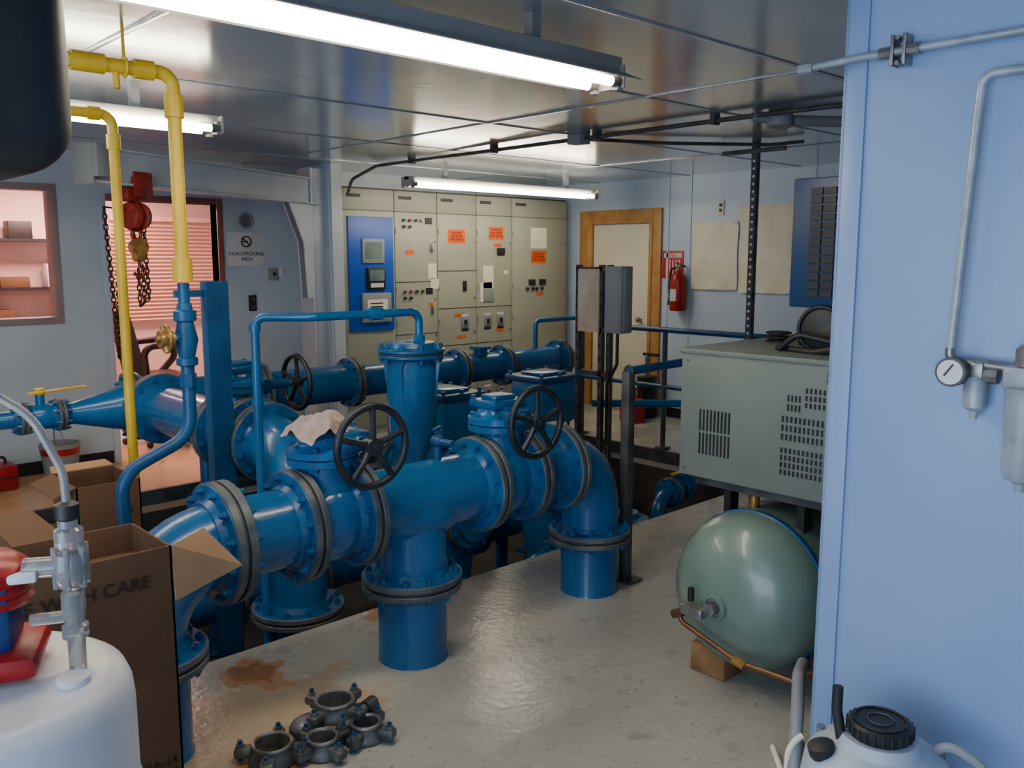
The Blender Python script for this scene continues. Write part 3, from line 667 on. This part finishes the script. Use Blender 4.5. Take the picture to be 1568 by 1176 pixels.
b=B('perforated_strut_post')
sx,sy=5.62,3.46
b.bb((sx-.022,sy-.022,PZ),(sx+.022,sy+.022,CH),DSTEEL)
for i in range(60): b.cyl((sx-.024,sy,-.8+i*.053),(sx-.021,sy,-.8+i*.053),.011,WHT,8)
b.bb((sx-.05,sy-.25,2.38),(sx-.02,sy+.25,2.41),DSTEEL,.003)
b.done()
b=B('ceiling_conduit')
cz=CH-.03
b.tube([(4.34,6.74,2.2),(4.36,6.70,2.33),(4.42,6.4,cz),(4.42,2.6,cz),(4.5,1.2,cz)],.014,DSTEEL,10,fil=.08)
for y in (5.9,4.9,3.9,3.0): b.bb((4.39,y-.015,cz-.02),(4.45,y+.015,CH),DSTEEL)
b.bb((4.37,4.0,cz-.035),(4.47,4.12,CH),GPNT,.004)
b.tube([(4.42,4.05,cz),(5.0,3.8,cz),(5.62,3.35,cz),(5.62,3.1,cz)],.012,DSTEEL,8,fil=.06)
b.lathe((4.55,2.66,cz-.06),(0,0,1),[(.06,0),(.075,.01),(.075,.06),(.06,.088)],GPNT,24); b.tube([(4.42,2.75,cz),(4.55,2.66,cz-.02),(5.2,2.2,cz-.02)],.03,GPNT,12)
b.done()

# ---------------------------------------------------------------- compressor + receiver
b=B('air_compressor')
TX0,TY,TZ,TR=2.74,1.74,.375,.305
b.lathe((TX0,TY,TZ),(1,0,0),[(.001,-.045),(.06,-.043),(.14,-.03),(.21,-.0),(.266,.045),(.296,.10),(.305,.16),(.305,.17)],TANK,56)
b.lathe((TX0,TY,TZ),(1,0,0),[(.305,.17),(.311,.175),(.311,.195),(.305,.20)],BLUED,56)
b.lathe((TX0,TY,TZ),(1,0,0),[(.305,.20),(.305,1.4),(.28,1.48),(.2,1.56),(.001,1.6)],TANK,56)
b.cyl((TX0-.05,TY+.02,TZ-.02),(TX0+.0,TY+.02,TZ-.02),.05,TANK,20); b.torus((TX0-.05,TY+.02,TZ-.02),(1,0,0),.042,.008,TANK,24,6); b.cyl((TX0-.09,TY+.02,TZ-.02),(TX0-.04,TY+.02,TZ-.02),.026,STEEL,8)
b.box((TX0-.11,TY+.07,TZ-.03),(.05,.10,.04),STEEL,.01); b.cyl((TX0-.10,TY+.09,TZ-.0),(TX0-.10,TY+.09,TZ+.05),.012,BLK,10); b.cyl((TX0-.11,TY+.12,TZ-.05),(TX0-.11,TY+.16,TZ-.07),.018,COPP,10)
b.tube([(TX0-.11,TY+.14,TZ-.05),(TX0-.11,TY+.12,TZ-.09),(TX0-.10,TY-.12,TZ-.17),(TX0-.09,TY-.34,TZ-.17),(TX0+.1,TY-.44,TZ-.1)],.010,COPP,10,fil=.04)
b.cyl((TX0-.10,TY-.10,TZ-.165),(TX0-.10,TY-.15,TZ-.175),.018,BRASS,8)
b.cyl((TX0+.25,TY+.05,TZ+.295),(TX0+.25,TY+.05,TZ+.35),.022,BRASS,10); b.sph((TX0+.25,TY+.05,TZ+.36),.022,BRASS)
for x in (3.0,3.75):
    for dy in (-.16,.16): b.bb((x-.03,TY+dy-.015,TZ+.22),(x+.03,TY+dy+.015,.80),BLK)
for x in (2.97,3.9):
    b.poly([(x,TY-.22,.10),(x,TY+.22,.10),(x,TY+.2,.25),(x,TY-.2,.25)],.02,DSTEEL)
CX0,CX1,CY0,CY1,CZ0,CZ1=2.90,3.75,1.22,2.09,.775,1.285
b.bb((CX0,CY0,CZ0),(CX1,CY1,CZ1),COMP,.008); b.bb((CX0-.008,CY0-.008,CZ1-.012),(CX1+.008,CY1+.008,CZ1+.008),COMP,.004)
b.bb((CX0+.05,CY0+.05,CZ0-.04),(CX1-.05,CY1-.05,CZ0),DSTEEL)
def slots(y0,y1,z0,z1,ny,nz,w=.010,fr=.7):
    for i in range(ny):
        for j in range(nz):
            y=y0+(y1-y0)*(i+.5)/ny; z=z0+(z1-z0)*(j+.5)/nz; dz=(z1-z0)/nz*fr/2; dy=(y1-y0)/ny*.5/2
            b.bb((CX0-.0015,y-dy,z-dz),(CX0+.002,y+dy,z+dz),BLK)
slots(1.85,2.0,.87,1.06,9,2,fr=.9)
slots(1.26,1.64,.85,.96,22,4); slots(1.26,1.64,.98,1.08,22,3); slots(1.26,1.55,1.11,1.19,17,3); slots(1.26,1.47,1.205,1.255,12,2)
slots(1.56,1.62,1.09,1.16,4,2)
for y in (CY0+.03,CY1-.03):
    for z in (CZ0+.03,CZ1-.04): b.cyl((CX0-.004,y,z),(CX0+.001,y,z),.006,STEEL,8)
b.lathe((3.15,1.62,1.38),(1,.15,0),[(.075,-.02),(.085,-.015),(.07,0),(.085,.015),(.075,.02)],BLK,28); b.torus((3.13,1.62,1.38),(1,.15,0),.085,.008,BLK)
for k in range(5):
    an=k*1.257; b.box((3.15,1.62+.045*math.cos(an),1.38+.045*math.sin(an)),(.02,.07,.014),IRON,.003,rot=(an,0,0))
b.lathe((3.2,1.45,1.36),(0,1,0),[(.06,0),(.075,.02),(.075,.22),(.06,.24)],BLK,24)
b.tube([(3.1,1.78,1.30),(3.05,1.6,1.30),(3.02,1.45,1.33),(3.0,1.32,1.31)],.014,BLK,8,fil=.05); b.tube([(3.05,1.75,1.3),(3.1,1.7,1.36),(3.1,1.5,1.33)],.012,BLK,8,fil=.05)
for y in (1.60,1.68,1.52,1.45): b.lathe((3.35,y+.1,1.29),(0,0,1),[(.04,0),(.05,.02),(.03,.06),(.03,.09),(.045,.1)],BLK,16)
for i in range(3): b.lathe((3.4,1.95,1.29+i*.018),(0,0,1),[(.045,0),(.055,.004),(.055,.009),(.045,.012)],BLK,20)
b.done()
b=B('wood_block'); b.bb((2.82,1.79,0),(2.99,1.95,.12),WOODR,.006); b.done()
b=B('wood_block'); b.bb((3.8,1.55,0),(4.0,1.93,.10),WOODR,.006); b.done()
b=B('oil_cooler_radiator')
b.bb((3.15,1.32,1.46),(3.33,1.77,1.95),DBLUE,.006)
for i in range(6):
    for j in range(13):
        y=1.67-i*.055; z=1.515+j*.032
        b.bb((3.143,y-.023,z-.013),(3.149,y+.023,z+.013),BLK)
for y in (1.4,1.55,1.68): b.bb((3.2,y-.012,1.293),(3.24,y+.012,1.47),DBLUE)
b.done()
# ---------------------------------------------------------------- partition wall piping
wx=PXW-.035
b=B('wall_air_line')
PW=mat('pipe_painted_grey_blue',srgb(160,170,182),.4,.2,col2=srgb(136,142,150),vs=14)
b.tube([(wx,-.6,2.16),(wx,1.10,2.16),(wx-.02,1.24,2.15)],.010,PW,10); b.cyl((wx-.02,1.22,2.15),(wx-.02,1.26,2.15),.014,PW,8)
for y in (.985,1.015): 
    b.bb((wx-.014,y-.004,2.125),(wx+.03,y+.004,2.20),STEEL,.002)
b.cyl((wx,.95,2.16),(wx,.98,2.16),.015,STEEL,8); b.cyl((wx,1.02,2.16),(wx,1.05,2.16),.015,STEEL,8)
b.cyl((wx-.018,1.0,2.19),(wx+.02,1.0,2.19),.006,STEEL,6); b.cyl((wx-.018,1.0,2.13),(wx+.02,1.0,2.13),.006,STEEL,6)
b.tube([(wx,-.4,2.075),(wx,.80,2.075),(wx,.83,1.41)],.011,PW,10,fil=.03)
b.done()
b=B('air_filter_regulator')
b.tube([(wx,.83,1.43),(wx,.83,1.40),(wx,.60,1.385)],.012,STEEL,10,fil=.02)
b.cyl((wx-.015,.81,1.375),(wx-.045,.81,1.375),.036,DSTEEL,28); b.cyl((wx-.045,.81,1.375),(wx-.047,.81,1.375),.030,WHT,28); b.box((wx-.049,.813,1.38),(.002,.004,.035),BLK,rot=(.6,0,0))
b.bb((wx-.02,.745,1.36),(wx+.02,.775,1.40),STEEL,.005)
b.lathe((wx,.765,1.29),(0,0,1),[(.008,-.03),(.012,-.01),(.026,0),(.028,.06),(.02,.075)],PW,20)
b.bb((wx-.035,.60,1.34),(wx+.035,.70,1.40),PW,.012)
b.lathe((wx-.005,.65,1.14),(0,0,1),[(.01,-.04),(.014,-.02),(.034,-.01),(.042,.01),(.044,.12),(.046,.2),(.05,.21)],PW,28)
b.lathe((wx-.005,.65,1.40),(0,0,1),[(.03,0),(.03,.04),(.02,.05)],STEEL,20); b.cyl((wx,.715,1.37),(wx,.745,1.37),.02,STEEL,8)
b.done()
b=B('chemical_feed_tank')
tx,ty=2.02,.84
TKM=mat('tank_translucent_grey',srgb(180,186,196),.4,col2=srgb(164,172,184),vs=5)
b.lathe((tx,ty,0),(0,0,1),[(.17,0),(.18,.02),(.18,.37),(.172,.42),(.15,.45),(.10,.475),(.088,.50)],TKM,40)
b.lathe((tx,ty,.50),(0,0,1),[(.072,0),(.075,.01),(.075,.03),(.068,.036)],BLK,36)
for k in range(24):
    an=k*math.pi/12; b.cyl((tx+.075*math.cos(an),ty+.075*math.sin(an),.505),(tx+.075*math.cos(an),ty+.075*math.sin(an),.53),.004,BLK,6)
b.torus((tx,ty,.538),(0,0,1),.06,.003,BLK,30,6); b.torus((tx,ty,.538),(0,0,1),.03,.002,DSTEEL,20,6)
b.tube([(tx-.05,ty+.07,.47),(tx-.055,ty+.085,.55),(tx-.055,ty+.085,.61)],.013,BLK,12)
b.lathe((tx-.10,ty+.09,.44),(-.2,.2,1),[(.025,0),(.032,.01),(.032,.035),(.02,.04)],BLK,20)
for k in range(8):
    an=k*.785; b.cyl((tx+.15*math.cos(an),ty+.15*math.sin(an),.43),(tx+.15*math.cos(an),ty+.15*math.sin(an),.46),.012,STEEL,6)
b.tube([(tx+.09,ty-.09,.43),(tx+.10,ty-.11,.49),(tx+.12,ty-.2,.45),(tx+.12,ty-.25,.2)],.012,GPNT,8,fil=.04)
b.done()
b=B('grey_hose'); b.tube([(2.62,1.36,.30),(2.5,1.31,.32),(2.36,1.235,.27),(2.29,1.20,.12),(2.28,1.19,.02),(2.36,1.22,.02),(2.6,1.35,.02)],.020,GPNT,12,fil=.08)
b.tube([(2.52,1.4,.02),(2.36,1.26,.02),(2.30,1.23,.06),(2.29,1.22,.2),(2.33,1.2,.22)],.010,CRM,10,fil=.06); b.done()

# ---------------------------------------------------------------- floor parts
b=B('pipe_coupling_parts')
def coup(cx,cy,R,rot,z=0.0,tilt=0):
    c=V((cx,cy,z+.035))
    b.lathe(c-V((0,0,.03)),(0,tilt,1),[(R*.78,0),(R*1.15,.002),(R*1.12,.02),(R*.98,.035),(R*.98,.055),(R*.80,.057),(R*.78,.0)],IRON,36,cap=False)
    b.torus(c+V((0,0,.026)),(0,tilt,1),R*.9,.007,STEEL,36,8)
    for k in range(4):
        an=rot+k*math.pi/2; d=V((math.cos(an),math.sin(an),0))
        b.box(c+d*(R+.025),(.06,.045,.035),IRON,.01,rot=(0,0,an)); b.cyl(c+d*(R+.035)+V((0,0,-.03)),c+d*(R+.035)+V((0,0,.04)),.008,BLUED,6)
        b.cyl(c+d*(R+.035)+V((0,0,.018)),c+d*(R+.035)+V((0,0,.028)),.014,STEEL,6)
coup(1.54,2.56,.072,.3,.035); coup(1.27,2.51,.07,.9); coup(1.41,2.43,.055,.1,0); coup(1.57,2.41,.055,.5)
b.sph((1.43,2.56,.04),(.07,.05,.04),IRON,14); b.cyl((1.49,2.46,.03),(1.68,2.52,.06),.020,IRON,12); b.cyl((1.63,2.50,.05),(1.67,2.51,.055),.03,DSTEEL,16)
b.done()

# ---------------------------------------------------------------- cartons
def carton(name,x0,y0,z0,x1,y1,z1,flaps=True,inner=CARDL,th=.006):
    b=B(name)
    b.bb((x0,y0,z0),(x1,y0+th,z1),CARD); b.bb((x0,y1-th,z0),(x1,y1,z1),CARD); b.bb((x0,y0,z0),(x0+th,y1,z1),CARD); b.bb((x1-th,y0,z0),(x1,y1,z1),CARD); b.bb((x0,y0,z0),(x1,y1,z0+th),CARD)
    if flaps:
        h=(y1-y0)*.45
        b.poly([(x0,y1,z1),(x1,y1,z1),(x1-.01,y1+h*.5,z1+h*.10),(x0+.01,y1+h*.5,z1+h*.10)],.005,CARDL)
        b.poly([(x0,y0,z1),(x0,y1,z1),(x0-h*.6,y1,z1-.03),(x0-h*.6,y0,z1-.03)],.005,CARD)
    return b
b=carton('cardboard_box',.42,2.28,0,.885,2.56,.885,False)
b.poly([(.43,2.285,.80),(.88,2.285,.80),(.88,2.555,.80),(.43,2.555,.80)],.004,CARD)
b.poly([(.886,2.28,.885),(.99,2.31,.905),(1.08,2.27,.785),(.888,2.275,.73)],.004,CARDL)
o=b.done(); text(o,"HANDLE WITH CARE",(.825,2.277,.80),.05,'-Y',INK,al='RIGHT'); text(o,"4 9/16-14\n78654",(.87,2.277,.26),.036,'-Y',INK,al='RIGHT')
b=carton('cardboard_box',1.01,3.50,0,1.25,3.80,.78); o=b.done(); text(o,"SB",(1.19,3.497,.66),.045,'-Y',INK)
b=carton('cardboard_box',.60,2.62,0,.74,3.04,.84,False)
b.poly([(.60,2.62,.84),(.74,2.62,.84),(.74,3.04,.845),(.60,3.04,.845)],.005,CARD); b.done()
b=B('utility_bucket'); b.lathe((1.93,7.0,0),(0,0,1),[(.11,0),(.13,.2),(.14,.26),(.14,.28),(.125,.28),(.11,.05)],GPNT,28,cap=True); b.torus((1.93,7.0,.29),(1,0,.1),.12,.004,STEEL,24,6); b.lathe((1.93,7.0,.20),(0,0,1),[(.132,0),(.14,.05)],RED,28,cap=False); b.done()
b=B('red_tool_case'); b.bb((1.36,6.9,0),(1.62,7.1,.18),RED,.02); b.tube([(1.42,7.0,.18),(1.42,7.0,.23),(1.56,7.0,.23),(1.56,7.0,.18)],.01,BLK,8,fil=.02); b.bb((1.36,6.895,.09),(1.62,6.9,.10),BLK); b.done()

# ---------------------------------------------------------------- chair
b=B('office_chair'); cx,cy=3.00,7.86
for k in range(5):
    an=k*1.2566+.3; d=V((math.cos(an),math.sin(an),0)); b.tube([V((cx,cy,.12)),V((cx,cy,.09))+d*.28],[.025,.018],BLK,8); b.sph(V((cx,cy,.03))+d*.28,.03,BLK,10)
b.cyl((cx,cy,.1),(cx,cy,.52),.025,STEEL,12)
b.box((cx,cy,.57),(.50,.50,.12),CHAIRM,.045,seg=3)
n=10; bw=V((-.9,.1,0)).normalized(); side=V((bw.y,-bw.x,0))
vs=[]
for i in range(n+1):
    t=i/n; w=.25*(1-.2*t**3); o=V((cx,cy,.56))+bw*(.16+.12*t)+V((0,0,.62*t))
    vs+= [o+side*w-bw*.04,o-side*w-bw*.04,o-side*w*.9+bw*.05,o+side*w*.9+bw*.05]
fs=[]
for i in range(n):
    for j in range(4): fs.append((i*4+j,i*4+(j+1)%4,i*4+4+(j+1)%4,i*4+4+j))
fs+=[(0,1,2,3),(n*4,n*4+1,n*4+2,n*4+3)]
b.add(vs,fs,CHAIRM)
for s1 in(-1,1):
    p=V((cx,cy,0))+side*.27*s1
    b.tube([p+bw*.14+V((0,0,.58)),p+bw*.16+V((0,0,.89)),p-bw*.17+V((0,0,.91)),p-bw*.27+V((0,0,.76)),p-bw*.1+V((0,0,.58))],.03,CHAIRM,10,fil=.09)
b.done()

# ---------------------------------------------------------------- foreground drum & feed pump
b=B('white_chemical_drum'); dx,dy=.31,1.81
b.lathe((dx,dy,0),(0,0,1),[(.27,0),(.285,.02),(.285,.28),(.292,.30),(.285,.32),(.285,.58),(.292,.6),(.285,.62),(.285,.79),(.282,.82),(.272,.845),(.25,.860),(.235,.866),(.22,.862),(.02,.866)],WHT,56)
b.cyl((dx+.15,dy-.12,.86),(dx+.15,dy-.12,.875),.03,WHT,20)
b.done()
b=B('chemical_metering_pump')
qx,qy=.485,1.745
b.lathe((qx,qy,.866),(0,0,1),[(.016,0),(.016,.06),(.024,.062),(.024,.085),(.017,.09),(.022,.12),(.022,.15),(.015,.155),(.03,.17),(.034,.2),(.03,.23),(.018,.235),(.026,.245),(.026,.275),(.018,.28),(.018,.30)],CLEAR,24)
b.lathe((qx,qy,1.16),(0,0,1),[(.018,0),(.022,.004),(.022,.03),(.012,.035)],BLK,16)
for k in range(6):
    an=k*1.047; b.cyl((qx+.028*math.cos(an),qy+.028*math.sin(an),1.03),(qx+.028*math.cos(an),qy+.028*math.sin(an),1.11),.006,CLEAR,8)
b.cyl((qx-.005,qy,.97),(qx-.07,qy+.03,.97),.012,CLEAR,12); b.cyl((qx-.005,qy,1.07),(qx-.07,qy+.04,1.07),.02,CLEAR,16)
ex,ey=.36,1.84
b.box((ex,ey,.99),(.10,.14,.16),mat('pump_blue',srgb(24,50,110),.4,col2=srgb(20,44,98)),.02,rot=(0,0,-.4))
b.lathe((ex+.0,ey,1.0),(0,0,1),[(.075,0),(.082,.01),(.075,.02),(.082,.03),(.075,.04),(.082,.05),(.075,.06),(.08,.07),(.07,.08),(.05,.095)],RED,28)
b.box((ex+.01,ey-.01,.90),(.16,.2,.05),RED,.02,rot=(0,0,-.4)); b.box((ex+.06,ey-.04,1.06),(.05,.1,.02),WHT,.005,rot=(0,0,-.4))
b.tube([(qx,qy,1.185),(qx,qy+.005,1.25),(qx-.04,qy+.03,1.36),(qx-.16,qy+.1,1.46),(qx-.4,qy+.22,1.50)],.008,CLEAR,12,fil=.12)
b.done()
b=B('ceiling_hung_projector_box')
kx,ky=.208,1.435
b.box((kx,ky,2.01),(.40,.36,.50),BLK,.07,seg=6)
b.cyl((kx,ky,2.25),(kx,ky,CH),.03,BLK,16); b.cyl((kx,ky,CH-.01),(kx,ky,CH),.08,BLK,20)
b.done()

# ---------------------------------------------------------------- lights
def area(name,loc,rot,sx,sy,col,e):
    l=D.lights.new(name,'AREA'); l.shape='RECTANGLE'; l.size=sx; l.size_y=sy; l.color=col; l.energy=e
    o=D.objects.new(name,l); o.location=loc; o.rotation_euler=rot; bpy.context.scene.collection.objects.link(o); return o
area('daylight_doorway',(X0+.02,.4,1.2),(0,-math.pi/2,0),2.0,3.6,(.64,.79,1.),125)
area('office_lamp',(2.6,8.4,2.4),(0,0,0),1.2,.6,(1.,.58,.50),120)
w=D.worlds.new('World'); bpy.context.scene.world=w; w.use_nodes=True
w.node_tree.nodes['Background'].inputs[0].default_value=(.5,.65,.9,1); w.node_tree.nodes['Background'].inputs[1].default_value=1.0
# ---------------------------------------------------------------- camera
cam=D.cameras.new('camera'); co=D.objects.new('camera',cam); bpy.context.scene.collection.objects.link(co)
co.location=(0,0,1.65); co.rotation_euler=(math.radians(90-8.2),0,math.radians(-43.2))
cam.sensor_width=36; cam.lens=30.8; cam.clip_start=.05
bpy.context.scene.camera=co
